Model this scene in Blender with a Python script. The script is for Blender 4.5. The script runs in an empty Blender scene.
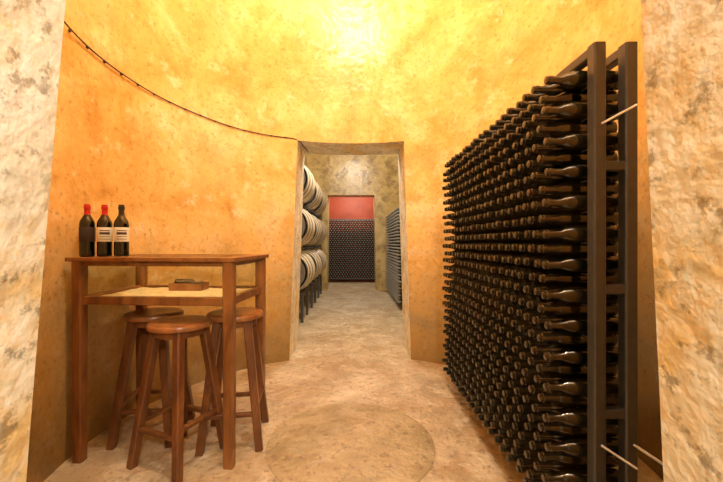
import bpy, math, random
from mathutils import Vector, Matrix
random.seed(4)
S = bpy.context.scene
COL = S.collection

# ---------------------------------------------------------------- materials
def new_mat(name):
    m = bpy.data.materials.new(name); m.use_nodes = True
    nt = m.node_tree
    return m, nt, nt.nodes['Principled BSDF']

def mottled(name, cols, scale=1.5, rough=0.5, bump=0.2, bscale=25, patches=(), spec=0.5, detail=8, dist=0.6, stretch=(1,1,1), grime_shade=None):
    """cols: [(pos,(r,g,b))...]; patches: [(scale, lo, hi, colour, amount)]; damp: (height, colour, amount) dark base band, grime plus painted shadow"""
    m, nt, b = new_mat(name); N = nt.nodes; L = nt.links
    tc = N.new('ShaderNodeTexCoord'); mp = N.new('ShaderNodeMapping')
    mp.inputs['Scale'].default_value = stretch
    L.new(tc.outputs['Object'], mp.inputs['Vector'])
    n = N.new('ShaderNodeTexNoise'); n.inputs['Scale'].default_value = scale
    n.inputs['Detail'].default_value = detail; n.inputs['Roughness'].default_value = 0.62
    n.inputs['Distortion'].default_value = dist
    L.new(mp.outputs[0], n.inputs['Vector'])
    r = N.new('ShaderNodeValToRGB'); e = r.color_ramp.elements
    while len(e) < len(cols): e.new(0.5)
    for i, (p, c) in enumerate(cols):
        e[i].position = p; e[i].color = (*c, 1)
    L.new(n.outputs['Fac'], r.inputs['Fac'])
    out = r.outputs['Color']
    for k, (ps, lo, hi, pc, amt) in enumerate(patches):
        n2 = N.new('ShaderNodeTexNoise'); n2.inputs['Scale'].default_value = ps
        n2.inputs['Detail'].default_value = 9; n2.inputs['Roughness'].default_value = 0.7
        mp2 = N.new('ShaderNodeMapping'); mp2.inputs['Location'].default_value = (3.7*(k+1), 1.3*k, 5.1)
        L.new(mp.outputs[0], mp2.inputs['Vector']); L.new(mp2.outputs[0], n2.inputs['Vector'])
        mr = N.new('ShaderNodeMapRange'); mr.inputs[1].default_value = lo; mr.inputs[2].default_value = hi
        mr.inputs[4].default_value = amt
        L.new(n2.outputs['Fac'], mr.inputs[0])
        mx = N.new('ShaderNodeMixRGB'); mx.inputs[2].default_value = (*pc, 1)
        L.new(mr.outputs[0], mx.inputs[0]); L.new(out, mx.inputs[1]); out = mx.outputs[0]
    if grime_shade:
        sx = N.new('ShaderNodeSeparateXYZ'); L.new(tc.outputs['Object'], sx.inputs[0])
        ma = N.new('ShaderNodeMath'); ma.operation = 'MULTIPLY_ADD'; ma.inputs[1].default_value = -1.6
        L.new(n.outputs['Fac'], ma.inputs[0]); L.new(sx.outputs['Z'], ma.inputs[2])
        mr = N.new('ShaderNodeMapRange'); mr.inputs[1].default_value = -0.8; mr.inputs[2].default_value = grime_shade[0]-0.8
        mr.inputs[3].default_value = grime_shade[2]; mr.inputs[4].default_value = 0
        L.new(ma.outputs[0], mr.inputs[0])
        mx = N.new('ShaderNodeMixRGB'); mx.inputs[2].default_value = (*grime_shade[1], 1)
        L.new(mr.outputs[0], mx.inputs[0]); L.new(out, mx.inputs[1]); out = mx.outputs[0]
    L.new(out, b.inputs['Base Color'])
    b.inputs['Roughness'].default_value = rough
    b.inputs['Specular IOR Level'].default_value = spec
    if bump:
        nb = N.new('ShaderNodeTexNoise'); nb.inputs['Scale'].default_value = bscale
        nb.inputs['Detail'].default_value = 8
        L.new(tc.outputs['Object'], nb.inputs['Vector'])
        nb2 = N.new('ShaderNodeTexNoise'); nb2.inputs['Scale'].default_value = bscale*0.18
        nb2.inputs['Detail'].default_value = 4
        L.new(tc.outputs['Object'], nb2.inputs['Vector'])
        ad = N.new('ShaderNodeMath'); ad.operation = 'MULTIPLY_ADD'
        ad.inputs[1].default_value = 0.35
        L.new(nb.outputs['Fac'], ad.inputs[0]); L.new(nb2.outputs['Fac'], ad.inputs[2])
        bp = N.new('ShaderNodeBump'); bp.inputs['Strength'].default_value = bump
        bp.inputs['Distance'].default_value = 0.03
        L.new(ad.outputs[0], bp.inputs['Height']); L.new(bp.outputs[0], b.inputs['Normal'])
    return m

def plain(name, col, rough=0.4, metal=0.0, spec=0.5, emit=None, es=0):
    m, nt, b = new_mat(name); N = nt.nodes; L = nt.links
    n = N.new('ShaderNodeTexNoise'); n.inputs['Scale'].default_value = 30
    tc = N.new('ShaderNodeTexCoord'); L.new(tc.outputs['Object'], n.inputs['Vector'])
    r = N.new('ShaderNodeValToRGB')
    r.color_ramp.elements[0].color = (*[c*0.75 for c in col], 1)
    r.color_ramp.elements[1].color = (*[min(1, c*1.2) for c in col], 1)
    L.new(n.outputs['Fac'], r.inputs['Fac']); L.new(r.outputs[0], b.inputs['Base Color'])
    b.inputs['Roughness'].default_value = rough; b.inputs['Metallic'].default_value = metal
    b.inputs['Specular IOR Level'].default_value = spec
    if emit:
        b.inputs['Emission Color'].default_value = (*emit, 1); b.inputs['Emission Strength'].default_value = es
    return m

def wood(name, c1, c2, rough=0.35, scale=6):
    m = mottled(name, [(0.3, c1), (0.7, c2)], scale=scale, rough=rough, bump=0.08, bscale=60, detail=5, stretch=(1, 1, 0.25), dist=2.0)
    return m

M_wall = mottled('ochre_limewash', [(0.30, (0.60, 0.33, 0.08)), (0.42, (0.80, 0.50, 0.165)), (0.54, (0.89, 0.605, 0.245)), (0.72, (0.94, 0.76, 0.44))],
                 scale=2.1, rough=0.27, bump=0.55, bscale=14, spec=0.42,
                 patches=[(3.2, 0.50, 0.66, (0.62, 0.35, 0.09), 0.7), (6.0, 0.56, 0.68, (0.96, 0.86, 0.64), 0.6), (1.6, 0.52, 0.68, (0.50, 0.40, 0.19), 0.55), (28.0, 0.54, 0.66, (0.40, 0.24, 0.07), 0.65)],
                 grime_shade=(1.35, (0.20, 0.12, 0.04), 0.85))  # dark base band: grime plus the table's wall shadow painted into the colour
M_jamb = mottled('worn_whitewash', [(0.3, (0.78, 0.61, 0.34)), (0.45, (0.88, 0.81, 0.63)), (0.7, (0.94, 0.91, 0.82))],
                 scale=3.4, rough=0.6, bump=0.6, bscale=34,
                 patches=[(4.2, 0.48, 0.60, (0.80, 0.54, 0.17), 0.8), (5.1, 0.52, 0.62, (0.48, 0.45, 0.32), 0.55), (19.0, 0.55, 0.62, (0.22, 0.16, 0.08), 0.65)])
M_hall = mottled('aged_plaster', [(0.3, (0.42, 0.28, 0.09)), (0.5, (0.60, 0.43, 0.16)), (0.75, (0.74, 0.58, 0.29))],
                 scale=1.8, rough=0.3, bump=0.4, bscale=14, patches=[(5, 0.48, 0.62, (0.25, 0.15, 0.05), 0.8)])
M_floor = mottled('sandy_concrete', [(0.28, (0.33, 0.24, 0.14)), (0.45, (0.48, 0.38, 0.24)), (0.6, (0.58, 0.475, 0.32)), (0.8, (0.74, 0.64, 0.47))],
                  scale=2.6, rough=0.45, bump=0.8, bscale=40,
                  patches=[(2.6, 0.48, 0.62, (0.38, 0.24, 0.11), 0.75), (7, 0.54, 0.66, (0.72, 0.63, 0.46), 0.6), (22, 0.53, 0.64, (0.22, 0.15, 0.09), 0.7)])
M_patch = mottled('patched_concrete', [(0.28, (0.30, 0.23, 0.12)), (0.45, (0.42, 0.335, 0.19)), (0.6, (0.50, 0.405, 0.25)), (0.8, (0.62, 0.53, 0.35))],
                  scale=3.5, rough=0.42, bump=0.7, bscale=45, patches=[(2.6, 0.48, 0.62, (0.36, 0.24, 0.11), 0.5), (22, 0.53, 0.64, (0.22, 0.15, 0.09), 0.7)])
M_red = mottled('red_plaster', [(0.3, (0.40, 0.045, 0.012)), (0.7, (0.58, 0.085, 0.025))], scale=2, rough=0.5, bump=0.2)
M_wood = wood('varnished_oak', (0.13, 0.042, 0.010), (0.35, 0.14, 0.035))
M_wood2 = wood('stool_wood', (0.09, 0.028, 0.008), (0.25, 0.092, 0.024))
M_seat = wood('seat_wood', (0.22, 0.075, 0.022), (0.43, 0.18, 0.055), rough=0.28)
M_glassb = plain('dark_bottle_glass', (0.004, 0.005, 0.0025), rough=0.06, spec=0.8)
M_dusty = plain('dusty_bottle_glass', (0.018, 0.016, 0.006), rough=0.12, spec=0.9)
M_caps = plain('bottle_capsule', (0.030, 0.025, 0.013), rough=0.14, spec=1.0)
M_caps2 = plain('grey_capsule', (0.30, 0.29, 0.26), rough=0.35, spec=0.5)
M_red_cap = plain('red_capsule', (0.55, 0.02, 0.02), rough=0.3)
M_blk_cap = plain('black_capsule', (0.02, 0.018, 0.018), rough=0.3)
M_label = plain('paper_label', (0.84, 0.83, 0.79), rough=0.7)
M_dlabel = plain('dark_label', (0.035, 0.02, 0.018), rough=0.6)
M_ink = plain('label_ink', (0.05, 0.04, 0.04), rough=0.6)
M_steel = plain('painted_steel', (0.090, 0.092, 0.094), rough=0.36, metal=0.35)
M_white = plain('white_rod', (0.9, 0.9, 0.88), rough=0.4)
M_barrel = wood('barrel_oak', (0.68, 0.55, 0.36), (0.84, 0.73, 0.53), rough=0.5, scale=9)
M_hoop = plain('hoop_steel', (0.26, 0.23, 0.20), rough=0.4, metal=0.4)
M_cable = plain('cable_rubber', (0.05, 0.03, 0.02), rough=0.6)
M_sand = mottled('display_sand', [(0.3, (0.62, 0.50, 0.24)), (0.7, (0.84, 0.74, 0.45))], scale=30, rough=0.8, bump=0.6, bscale=80)
M_lamp = plain('lamp_globe', (1, 0.9, 0.75), emit=(1, 0.86, 0.64), es=12)
m, nt, b = new_mat('thin_glass'); N = nt.nodes
tr = N.new('ShaderNodeBsdfTransparent'); tr.inputs[0].default_value = (0.97, 0.99, 0.97, 1)
gl = N.new('ShaderNodeBsdfGlossy'); gl.inputs['Roughness'].default_value = 0.03
mx = N.new('ShaderNodeMixShader'); lw = N.new('ShaderNodeLayerWeight'); lw.inputs[0].default_value = 0.5
pw = N.new('ShaderNodeMath'); pw.operation = 'POWER'; pw.inputs[1].default_value = 5
ms = N.new('ShaderNodeMath'); ms.operation = 'MULTIPLY_ADD'; ms.inputs[1].default_value = 0.6; ms.inputs[2].default_value = 0.03
nt.links.new(lw.outputs['Facing'], pw.inputs[0]); nt.links.new(pw.outputs[0], ms.inputs[0]); nt.links.new(ms.outputs[0], mx.inputs[0])
nt.links.new(tr.outputs[0], mx.inputs[1]); nt.links.new(gl.outputs[0], mx.inputs[2])
nt.links.new(mx.outputs[0], N['Material Output'].inputs[0])
M_glass = m

# ---------------------------------------------------------------- mesh builder
class MB:
    def __init__(s): s.v = []; s.f = []; s.mi = []; s.sm = []; s.mats = []
    def mat(s, m):
        if m not in s.mats: s.mats.append(m)
        return s.mats.index(m)
    def add(s, vs, fs, m, smooth=False):
        o = len(s.v); k = s.mat(m) if not isinstance(m, list) else None
        s.v += [tuple(v) for v in vs]
        for i, f in enumerate(fs):
            s.f.append([o+j for j in f]); s.mi.append(k if k is not None else s.mat(m[i])); s.sm.append(smooth)
    def box(s, c, d, m, M=None):
        x, y, z = [q/2 for q in d]
        vs = [Vector((c[0]+a*x, c[1]+b_*y, c[2]+e*z)) for a in (-1, 1) for b_ in (-1, 1) for e in (-1, 1)]
        if M: vs = [M @ v for v in vs]
        s.add(vs, [(0, 1, 3, 2), (4, 6, 7, 5), (0, 4, 5, 1), (2, 3, 7, 6), (0, 2, 6, 4), (1, 5, 7, 3)], m)
    def beam(s, p0, p1, w, d, m, w1=None, d1=None, side=None):
        """tapered rectangular bar with slightly chamfered corners"""
        p0 = Vector(p0); p1 = Vector(p1); ax = (p1-p0).normalized()
        sd = Vector(side) if side else (Vector((1, 0, 0)) if abs(ax.x) < 0.7 else Vector((0, 1, 0)))
        b2 = ax.cross(sd).normalized(); a2 = b2.cross(ax).normalized()
        w1 = w1 or w; d1 = d1 or d
        vs = []
        for p, ww, dd in ((p0, w, d), (p1, w1, d1)):
            ch = min(ww, dd)*0.12
            for x, y in ((-ww/2+ch, -dd/2), (ww/2-ch, -dd/2), (ww/2, -dd/2+ch), (ww/2, dd/2-ch), (ww/2-ch, dd/2), (-ww/2+ch, dd/2), (-ww/2, dd/2-ch), (-ww/2, -dd/2+ch)):
                vs.append(p+a2*x+b2*y)
        fs = [(i, (i+1) % 8, 8+(i+1) % 8, 8+i) for i in range(8)] + [tuple(range(7, -1, -1)), tuple(range(8, 16))]
        s.add(vs, fs, m)
    def lathe(s, prof, M, m, n=16, mats=None, smooth=True):
        """prof: (r, t) along local Z; M transform"""
        vs = []; fs = []; fm = []
        for r, t in prof:
            for i in range(n):
                a = 2*math.pi*i/n
                vs.append(M @ Vector((r*math.cos(a), r*math.sin(a), t)))
        for k in range(len(prof)-1):
            for i in range(n):
                j = (i+1) % n
                fs.append((k*n+i, k*n+j, (k+1)*n+j, (k+1)*n+i))
                fm.append(mats[k] if mats else m)
        fs.append(tuple(range(n-1, -1, -1))); fm.append(mats[0] if mats else m)
        fs.append(tuple((len(prof)-1)*n+i for i in range(n))); fm.append(mats[-1] if mats else m)
        s.add(vs, fs, fm, smooth)
    def rod(s, p0, p1, r, m, n=8):
        p0 = Vector(p0); p1 = Vector(p1)
        q = (p1-p0).to_track_quat('Z', 'Y').to_matrix().to_4x4()
        s.lathe([(r, 0), (r, (p1-p0).length)], Matrix.Translation(p0) @ q, m, n)
    def obj(s, name, parent=None, loc=None, rotz=0):
        me = bpy.data.meshes.new(name); me.from_pydata(s.v, [], s.f)
        for mt in s.mats: me.materials.append(mt)
        me.polygons.foreach_set('material_index', s.mi)
        me.polygons.foreach_set('use_smooth', s.sm); me.update()
        try: me.set_sharp_from_angle(angle=math.radians(40))
        except Exception: pass
        o = bpy.data.objects.new(name, me); COL.objects.link(o)
        if loc: o.location = loc
        o.rotation_euler[2] = rotz
        if parent: o.parent = parent
        return o
def empty(name, loc=(0, 0, 0), rotz=0):
    e = bpy.data.objects.new(name, None); COL.objects.link(e); e.location = loc; e.rotation_euler[2] = rotz
    e.empty_display_size = 0.1
    return e
def slab(name, x0, x1, y0, y1, z0, z1, m):
    b = MB(); b.box(((x0+x1)/2, (y0+y1)/2, (z0+z1)/2), (x1-x0, y1-y0, z1-z0), m); return b.obj(name)

# ---------------------------------------------------------------- room shell
CY, R, RO, H = 2.12, 1.60, 2.10, 5.5
def prism(sec_bottom, sec_top, z0, z1, y0, y1):
    (l0, r0), (l1, r1) = sec_bottom, sec_top
    vs = [(l0, y0, z0), (r0, y0, z0), (r1, y0, z1), (l1, y0, z1), (l0, y1, z0), (r0, y1, z0), (r1, y1, z1), (l1, y1, z1)]
    me = bpy.data.meshes.new('cut'); me.from_pydata(vs, [], [(0, 1, 2, 3), (7, 6, 5, 4), (0, 4, 5, 1), (1, 5, 6, 2), (2, 6, 7, 3), (3, 7, 4, 0)])
    o = bpy.data.objects.new('cut', me); COL.objects.link(o); return o
def cut(target, cutters):
    for c in cutters:
        md = target.modifiers.new('b', 'BOOLEAN'); md.operation = 'DIFFERENCE'; md.solver = 'EXACT'; md.object = c
    dg = bpy.context.evaluated_depsgraph_get(); dg.update()
    me = bpy.data.meshes.new_from_object(target.evaluated_get(dg))
    target.modifiers.clear(); old = target.data; target.data = me
    for c in cutters: bpy.data.objects.remove(c)
# tank ring
n = 128; vs = []; fs = []
for r, z in ((R, 0), (RO, 0), (RO, H), (R, H)):
    for i in range(n):
        a = 2*math.pi*(i+0.5)/n; vs.append((r*math.cos(a), CY+r*math.sin(a), z))
for k in range(4):
    k2 = (k+1) % 4
    for i in range(n):
        j = (i+1) % n; fs.append((k*n+i, k*n+j, k2*n+j, k2*n+i))
me = bpy.data.meshes.new('wall_tank'); me.from_pydata(vs, [], fs)
import bmesh
bm = bmesh.new(); bm.from_mesh(me); bmesh.ops.recalc_face_normals(bm, faces=bm.faces); bm.to_mesh(me); bm.free()
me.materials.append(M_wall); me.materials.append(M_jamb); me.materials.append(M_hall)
tank = bpy.data.objects.new('wall_tank', me); COL.objects.link(tank)
c1 = prism((-0.700, 0.605), (-0.415, 0.445), -0.1, 2.25, -1.0, CY-0.3)
c2 = prism((-0.665, 0.590), (-0.585, 0.520), -0.1, 2.26, CY+0.3, 5.0)
cut(tank, [c1, c2])
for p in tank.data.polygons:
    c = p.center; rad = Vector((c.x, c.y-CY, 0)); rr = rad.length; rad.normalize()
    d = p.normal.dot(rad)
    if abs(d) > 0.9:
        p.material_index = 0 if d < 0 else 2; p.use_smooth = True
    elif c.z < 2.5: p.material_index = 1
    else: p.material_index = 2
tank.data.set_sharp_from_angle(angle=math.radians(30))

b = MB(); b.box((0, 4.2, -0.1), (5.6, 14.6, 0.2), M_floor); floor = b.obj('floor')
b = MB(); b.lathe([(RO-0.005, 0), (RO-0.005, 0.15)], Matrix.Translation((0, CY, H+0.001)), M_wall, 96, smooth=False); b.obj('ceiling_tank')
HX, Y0, Y1, HH = 2.6, -2.6, 8.9, 5.8
slab('wall_left', -HX-0.2, -HX, Y0-0.2, 11.5, 0, HH, M_hall)
slab('wall_right', HX, HX+0.2, Y0-0.2, 11.5, 0, HH, M_hall)
slab('wall_front', -HX, HX, Y0-0.2, Y0, 0, HH, M_jamb)
slab('ceiling', -HX-0.2, HX+0.2, Y0-0.2, 11.5, HH, HH+0.2, M_hall)
wb = slab('wall_back', -HX, HX, Y1, Y1+0.45, 0, HH, M_hall)
cut(wb, [prism((-0.68, 0.56), (-0.66, 0.52), -0.1, 2.42, Y1-0.5, Y1+1)])
slab('wall_far', -HX, HX, 11.3, 11.5, 0, HH, M_red)
# patched circular sump cover in the middle of the floor
b = MB(); b.lathe([(0.50, 0), (0.50, 0.004), (0.485, 0.007)], Matrix.Translation((-0.02, CY, 0)), M_patch, 64, smooth=False); b.obj('sump_cover')

# ---------------------------------------------------------------- bottles
BP = [(0.030, 0), (0.0365, 0.005), (0.0375, 0.02), (0.0375, 0.185), (0.034, 0.202), (0.024, 0.222), (0.0155, 0.238), (0.0145, 0.268), (0.0170, 0.270), (0.0170, 0.284), (0.0150, 0.286), (0.0150, 0.295), (0.012, 0.297)]
BPS = [(r*(0.945 if r > 0.03 else 1.0), t) for r, t in BP]
def bottle_into(b, M, body, cap, n=12, label=None, ink=None, prof=None):
    mats = [body]*6 + [cap]*6
    b.lathe(prof or BP, M, body, n, mats)
    if label:
        b.lathe([(0.0380, 0.085), (0.0384, 0.086), (0.0384, 0.165), (0.0380, 0.166)], M, label, n)
    if ink:
        for t0, t1 in ((0.145, 0.150), (0.125, 0.139), (0.112, 0.115), (0.098, 0.101)):
            vs = []; fs = []
            K = 8
            for i in range(K+1):
                a = math.radians(-90-38+76*i/K)
                for t in (t0, t1): vs.append(M @ Vector((0.0388*math.cos(a), 0.0388*math.sin(a), t)))
            for i in range(K): fs.append((2*i, 2*i+2, 2*i+3, 2*i+1))
            b.add(vs, fs, ink)

def rack(name, loc, rotz, length, rows, zb, seg=12, rods=True, dy=0.08, dz=0.0597, top=1.93, cap=None, body=None):
    """local frame: rack runs along +Y from 0, necks point to -X with tips at X=0."""
    e = empty(name, loc, rotz)
    f = MB()
    PX = (0.152, 0.267)
    n = int(length/dy)
    L = n*dy+0.12
    for x in PX:
        for y in (0, L):
            f.beam((x, y, 0), (x, y, top), 0.045, 0.045, M_steel)
        f.beam((x, 0, top-0.02), (x, L, top-0.02), 0.04, 0.04, M_steel)
        f.beam((x, 0.02, 0.10), (x, L-0.02, 0.10), 0.035, 0.035, M_steel)
        if rods:
            for r in range(rows):
                z = zb+r*dz-0.0355-0.002
                f.rod((x, 0.02, z), (x, L-0.02, z), 0.0022, M_steel, 5)
    for y in (0, L):
        for z in (0.12, 0.576, 1.03, 1.483):
            f.beam((PX[0], y, z), (PX[1], y, z), 0.035, 0.035, M_steel)
    for x in PX:
        for y in (0, L):
            f.box((x, y, 0.004), (0.08, 0.08, 0.008), M_steel)
    f.obj('frame', e)
    b = MB()
    for r in range(rows):
        off = 0.0 if r % 2 == 0 else dy/2
        for i in range(n):
            y = 0.075+i*dy+off*0.98
            if y > L-0.055: continue
            z = zb+r*dz
            jx = random.uniform(-0.007, 0.007)
            M = Matrix.Translation((0.297+jx, y+random.uniform(-.001, .001), z)) @ Matrix.Rotation(math.radians(-90+random.uniform(-.6, .6)), 4, 'Y') @ Matrix.Rotation(random.uniform(0, 1), 4, 'Z')
            bottle_into(b, M, body or (M_dusty if random.random() < 0.5 else M_glassb), cap or M_caps, seg, prof=BPS)
    b.obj('bottles', e)
    return e
e1 = rack('wine_bottle_rack', (0.742, 1.29, 0), 0, 1.66, 29, 0.162, seg=16)
t = MB()
t.rod((0.15, -0.03, 1.63), (0.26, -0.05, 1.69), 0.004, M_white)
t.rod((0.15, -0.03, 0.47), (0.26, -0.05, 0.40), 0.004, M_white)
t.rod((0.27, -0.02, 0.47), (0.45, -0.02, 0.35), 0.005, M_white)
t.obj('tie_rods', e1)
rack('wine_bottle_rack', (0.77, 6.15, 0), 0, 2.4, 29, 0.15, seg=8, rods=False, cap=M_caps2)
rack('wine_bottle_rack', (1.0, 10.55, 0), math.radians(90), 1.9, 30, 0.14, seg=8, rods=False, cap=M_caps2)

# ---------------------------------------------------------------- tasting table with glazed display case
TR = math.radians(-3.5)
tb = empty('display_table', (-1.512, 1.93, 0), TR)
W, D, TH = 0.845, 0.51, 1.122   # leg-centre spacing
f = MB(); LG = 0.058
for x in (0, W):
    for y in (0, D):
        f.beam((x, y, 0), (x, y, TH-0.02), LG*0.9, LG*0.9, M_wood, LG, LG)
ov = 0.045
fw = 0.085
for y in (-ov+fw/2, D+ov-fw/2): f.beam((-ov, y, TH-0.011), (W+ov, y, TH-0.011), fw, 0.022, M_wood, side=(0, 1, 0))
for x in (-ov+fw/2, W+ov-fw/2): f.beam((x, -ov+fw, TH-0.011), (x, D+ov-fw, TH-0.011), fw, 0.022, M_wood, side=(1, 0, 0))
zb_ = 0.885
for y in (0, D):
    f.beam((LG/2, y, TH-0.035), (W-LG/2, y, TH-0.035), 0.028, 0.026, M_wood, side=(0, 1, 0))
    f.beam((LG/2, y, zb_), (W-LG/2, y, zb_), 0.03, 0.045, M_wood, side=(0, 1, 0))
for x in (0, W):
    f.beam((x, LG/2, TH-0.035), (x, D-LG/2, TH-0.035), 0.028, 0.026, M_wood, side=(1, 0, 0))
    f.beam((x, LG/2, zb_), (x, D-LG/2, zb_), 0.03, 0.045, M_wood, side=(1, 0, 0))
f.box((W/2, D/2, zb_-0.012), (W-0.03, D-0.03, 0.016), M_wood)
f.obj('frame', tb)
g = MB()
g.box((W/2, D/2, TH-0.006), (W+2*ov-2*fw+0.01, D+2*ov-2*fw+0.01, 0.008), M_glass)
for y in (0, D): g.box((W/2, y, (zb_+TH)/2-0.01), (W-LG, 0.004, TH-zb_-0.06), M_glass)
for x in (0, W): g.box((x, D/2, (zb_+TH)/2-0.01), (0.004, D-LG, TH-zb_-0.06), M_glass)
g.obj('glass_panes', tb)
# sand bed (gently uneven)
s = MB(); nx, ny = 36, 22; vs = []; fs = []
for j in range(ny+1):
    for i in range(nx+1):
        x = 0.02+(W-0.04)*i/nx; y = 0.02+(D-0.04)*j/ny
        z = zb_+0.006+0.010*(0.5+0.5*math.sin(i*0.9+j*0.5)*math.cos(j*0.8))*(1 if 0 < i < nx and 0 < j < ny else 0)
        vs.append((x, y, z))
for j in range(ny):
    for i in range(nx):
        a = j*(nx+1)+i; fs.append((a, a+1, a+nx+2, a+nx+1))
s.add(vs, fs, M_sand, True); s.obj('sand_bed', tb)
# small open wooden box with a miniature dark bottle inside
lb = MB(); bx, by, bz = 0.42, 0.37, zb_+0.012
lb.box((bx, by, bz+0.004), (0.21, 0.11, 0.008), M_seat)
for sy in (-1, 1): lb.box((bx, by+sy*0.052, bz+0.026), (0.21, 0.007, 0.040), M_seat)
for sx in (-1, 1): lb.box((bx+sx*0.1015, by, bz+0.026), (0.007, 0.097, 0.040), M_seat)
lb.lathe([(0.022, 0), (0.030, 0.004), (0.031, 0.105), (0.012, 0.135), (0.011, 0.170), (0.014, 0.172), (0.014, 0.182)],
         Matrix.Translation((bx-0.090, by, bz+0.040)) @ Matrix.Rotation(math.radians(90), 4, 'Y'), M_dusty, 20)
lb.obj('small_wooden_box', tb)
# standing bottles
for (x, y, cap, lab, ink) in ((-1.513, 1.985, M_red_cap, M_dlabel, None), (-1.428, 2.005, M_red_cap, M_label, M_ink), (-1.335, 2.01, M_blk_cap, M_label, M_ink)):
    b = MB(); bottle_into(b, Matrix.Identity(4), M_glassb, cap, 28, label=lab, ink=ink)
    b.obj('wine_bottle', None, (x, y, TH+0.0005), math.radians(35))

# ---------------------------------------------------------------- stools
def stool(loc, rot, h=0.765):
    e = empty('bar_stool', loc, rot)
    s = MB()
    rs = 0.168
    s.lathe([(rs-0.012, h-0.036), (rs-0.002, h-0.030), (rs, h-0.020), (rs, h-0.012), (rs-0.004, h-0.004), (rs-0.014, h), (rs-0.05, h-0.001), (0.02, h-0.004)], Matrix.Identity(4), M_seat, 48)
    s.lathe([(0.125, h-0.075), (0.130, h-0.072), (0.130, h-0.036)], Matrix.Identity(4), M_wood2, 40)
    s.obj('seat', e)
    l = MB(); ft, tp = 0.165, 0.085
    def at(z, sx, sy):
        k = ft+(tp-ft)*z/(h-0.04); return Vector((sx*k, sy*k, z))
    for sx in (-1, 1):
        for sy in (-1, 1):
            l.beam(at(0, sx, sy), at(h-0.036, sx, sy), 0.042, 0.042, M_wood2, 0.048, 0.048)
    cs = [(-1, -1), (1, -1), (1, 1), (-1, 1)]
    for z, th in ((0.20, 0.030), (0.235, 0.030)):
        for i in range(4):
            if (i % 2 == 0) == (z == 0.20):
                l.beam(at(z, *cs[i]), at(z, *cs[(i+1) % 4]), 0.022, th, M_wood2, side=(0, 0, 1))
    l.obj('legs', e)
    return e
stool((-0.975, 1.965, 0), math.radians(-22))
stool((-0.735, 2.17, 0), math.radians(8), 0.775)
stool((-1.265, 2.22, 0), math.radians(4))

# ---------------------------------------------------------------- cable on wall
pts = [(135, 2.47), (118, 2.43), (97, 2.388), (85, 2.352), (72.5, 2.325), (64, 2.310), (56, 2.298), (48, 2.280), (38.8, 2.268), (30, 2.268), (23.5, 2.275)]
cu = bpy.data.curves.new('wall_cable', 'CURVE'); cu.dimensions = '3D'; cu.bevel_depth = 0.0045; cu.bevel_resolution = 2
sp = cu.splines.new('NURBS'); P3 = [(-(R-0.005)*math.sin(math.radians(a)), CY+(R-0.005)*math.cos(math.radians(a)), z) for a, z in pts]
P3 += [(-0.575, CY+math.sqrt(R*R-0.33)-0.004, 2.262), (-0.55, 3.75, 2.252), (-0.53, 4.05, 2.252)]
sp.points.add(len(P3)-1)
for i, p in enumerate(P3): sp.points[i].co = (*p, 1)
sp.order_u = 3; sp.use_endpoint_u = True
cu.materials.append(M_cable)
co = bpy.data.objects.new('wall_cable', cu); COL.objects.link(co)
k = MB()
for a in range(26, 130, 5):
    for (a0, z0), (a1, z1) in zip(pts, pts[1:]):
        if a1 <= a <= a0: z = z0+(z1-z0)*(a0-a)/(a0-a1)
    ar = math.radians(a); p = Vector((-(R-0.004)*math.sin(ar), CY+(R-0.004)*math.cos(ar), z))
    k.box((0, 0, 0), (0.012, 0.012, 0.012), M_cable, Matrix.Translation(p) @ Matrix.Rotation(ar, 4, 'Z'))
ko = k.obj('cable_clips', co)

# ---------------------------------------------------------------- barrels on steel cradle
def barrel(b, c, L=0.92, r0=0.27, r1=0.325):
    M = Matrix.Translation(c) @ Matrix.Rotation(math.radians(-90), 4, 'X')
    prof = [(r0-0.03, -L/2+0.02), (r0-0.025, -L/2), (r0, -L/2)]
    K = 12
    for i in range(1, K+1):
        t = -1+2*i/K; prof.append((r1-(r1-r0)*t*t, t*L/2))
    prof += [(r0-0.025, L/2), (r0-0.03, L/2-0.02)]
    b.lathe(prof, M, M_barrel, 36)
    for t in (-0.96, -0.74, -0.42, 0.42, 0.74, 0.96):
        rr = lambda q: r1-(r1-r0)*q*q+0.003
        b.lathe([(rr(t-0.04)-0.004, (t-0.04)*L/2), (rr(t-0.04), (t-0.04)*L/2), (rr(t+0.04), (t+0.04)*L/2), (rr(t+0.04)-0.004, (t+0.04)*L/2)], M, M_hoop, 36)
be = empty('barrel_rack', (0, 0, 0))
bf = MB(); bb = MB()
for yc in (5.55, 6.75, 7.95):
    for z in (0.77, 1.455, 2.14):
        barrel(bb, (-0.95, yc, z)); barrel(bb, (-1.65, yc, z))
        for dy_ in (-0.28, 0.28):
            bf.beam((-2.02, yc+dy_, z-0.335), (-0.76, yc+dy_, z-0.335), 0.04, 0.04, M_steel)
    for dy_ in (-0.28, 0.28):
        for x in (-2.02, -1.30):
            bf.beam((x, yc+dy_, 0), (x, yc+dy_, 2.2), 0.035, 0.035, M_steel)
        bf.beam((-0.78, yc+dy_, 0), (-0.78, yc+dy_, 0.42), 0.04, 0.04, M_steel)
bf.obj('frame', be); bb.obj('wine_barrels', be)

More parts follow.
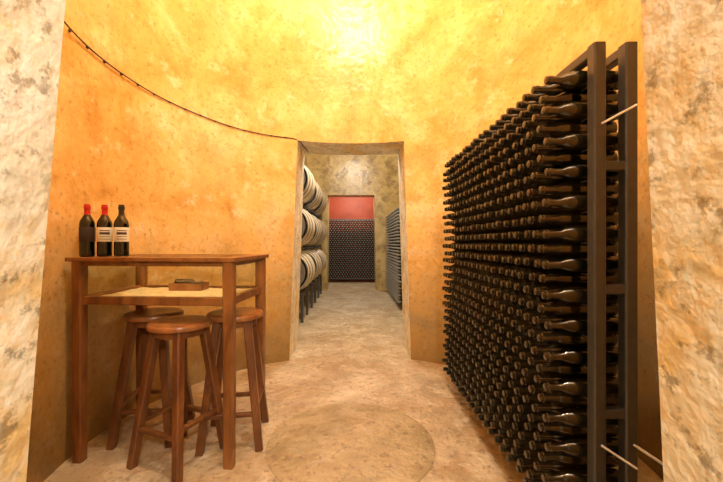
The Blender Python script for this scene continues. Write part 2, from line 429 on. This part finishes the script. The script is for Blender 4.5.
# ---------------------------------------------------------------- lamps
def lamp(loc, ceil, power, col=(1, 0.92, 0.80), rad=0.08):
    e = empty('ceiling_or_fill_lamp', loc)  # serves inferred ceiling lamps and added, unseen fill lamps alike
    b = MB()
    dz = ceil-loc[2]
    b.lathe([(0.09, dz-0.03), (0.09, dz)], Matrix.Identity(4), M_steel, 24)
    b.rod((0, 0, 0.10), (0, 0, dz-0.03), 0.012, M_steel)
    b.lathe([(0.10, 0.06), (0.05, 0.11)], Matrix.Identity(4), M_steel, 24)
    b.obj('fitting', e)
    g = MB(); g.lathe([(0.03, -0.045), (0.06, -0.03), (0.075, 0), (0.06, 0.04), (0.04, 0.06)], Matrix.Identity(4), M_lamp, 24); g.obj('globe', e)
    l = bpy.data.lights.new('lamp_light', 'POINT'); l.energy = power; l.color = col; l.shadow_soft_size = rad
    lo = bpy.data.objects.new('lamp_light', l); COL.objects.link(lo); lo.parent = e; lo.location = (0, 0, -0.20)
lamp((0, 1.15, 5.15), H, 225, (1, 0.93, 0.80))
lamp((0, 5.9, 3.85), HH, 150)
lamp((0, 4.85, 3.3), HH, 95)  # added unseen fill, brightens the doorway jambs
lamp((0, 9.75, 2.9), HH, 85)  # added unseen fill for the dark bottle rack in the far room
lamp((0.30, -0.85, 2.25), HH, 150, (1, 0.95, 0.84))  # added fill behind the camera: lights near jambs, throws table shadow left

w = bpy.data.worlds.new('World'); S.world = w; w.use_nodes = True
w.node_tree.nodes['Background'].inputs[0].default_value = (1, 0.85, 0.65, 1)
w.node_tree.nodes['Background'].inputs[1].default_value = 0.1
S.view_settings.view_transform = 'Standard'
S.view_settings.look = 'None'
S.view_settings.exposure = 0

# ---------------------------------------------------------------- camera
cam = bpy.data.cameras.new('camera'); cam.sensor_width = 36; cam.lens = 350/723*36
cam.shift_x = 7.5/723; cam.shift_y = 2/723; cam.clip_start = 0.02
c = bpy.data.objects.new('camera', cam); COL.objects.link(c); c.location = (0, 0, 1.2); c.rotation_euler = (math.radians(90), 0, 0)
S.camera = c
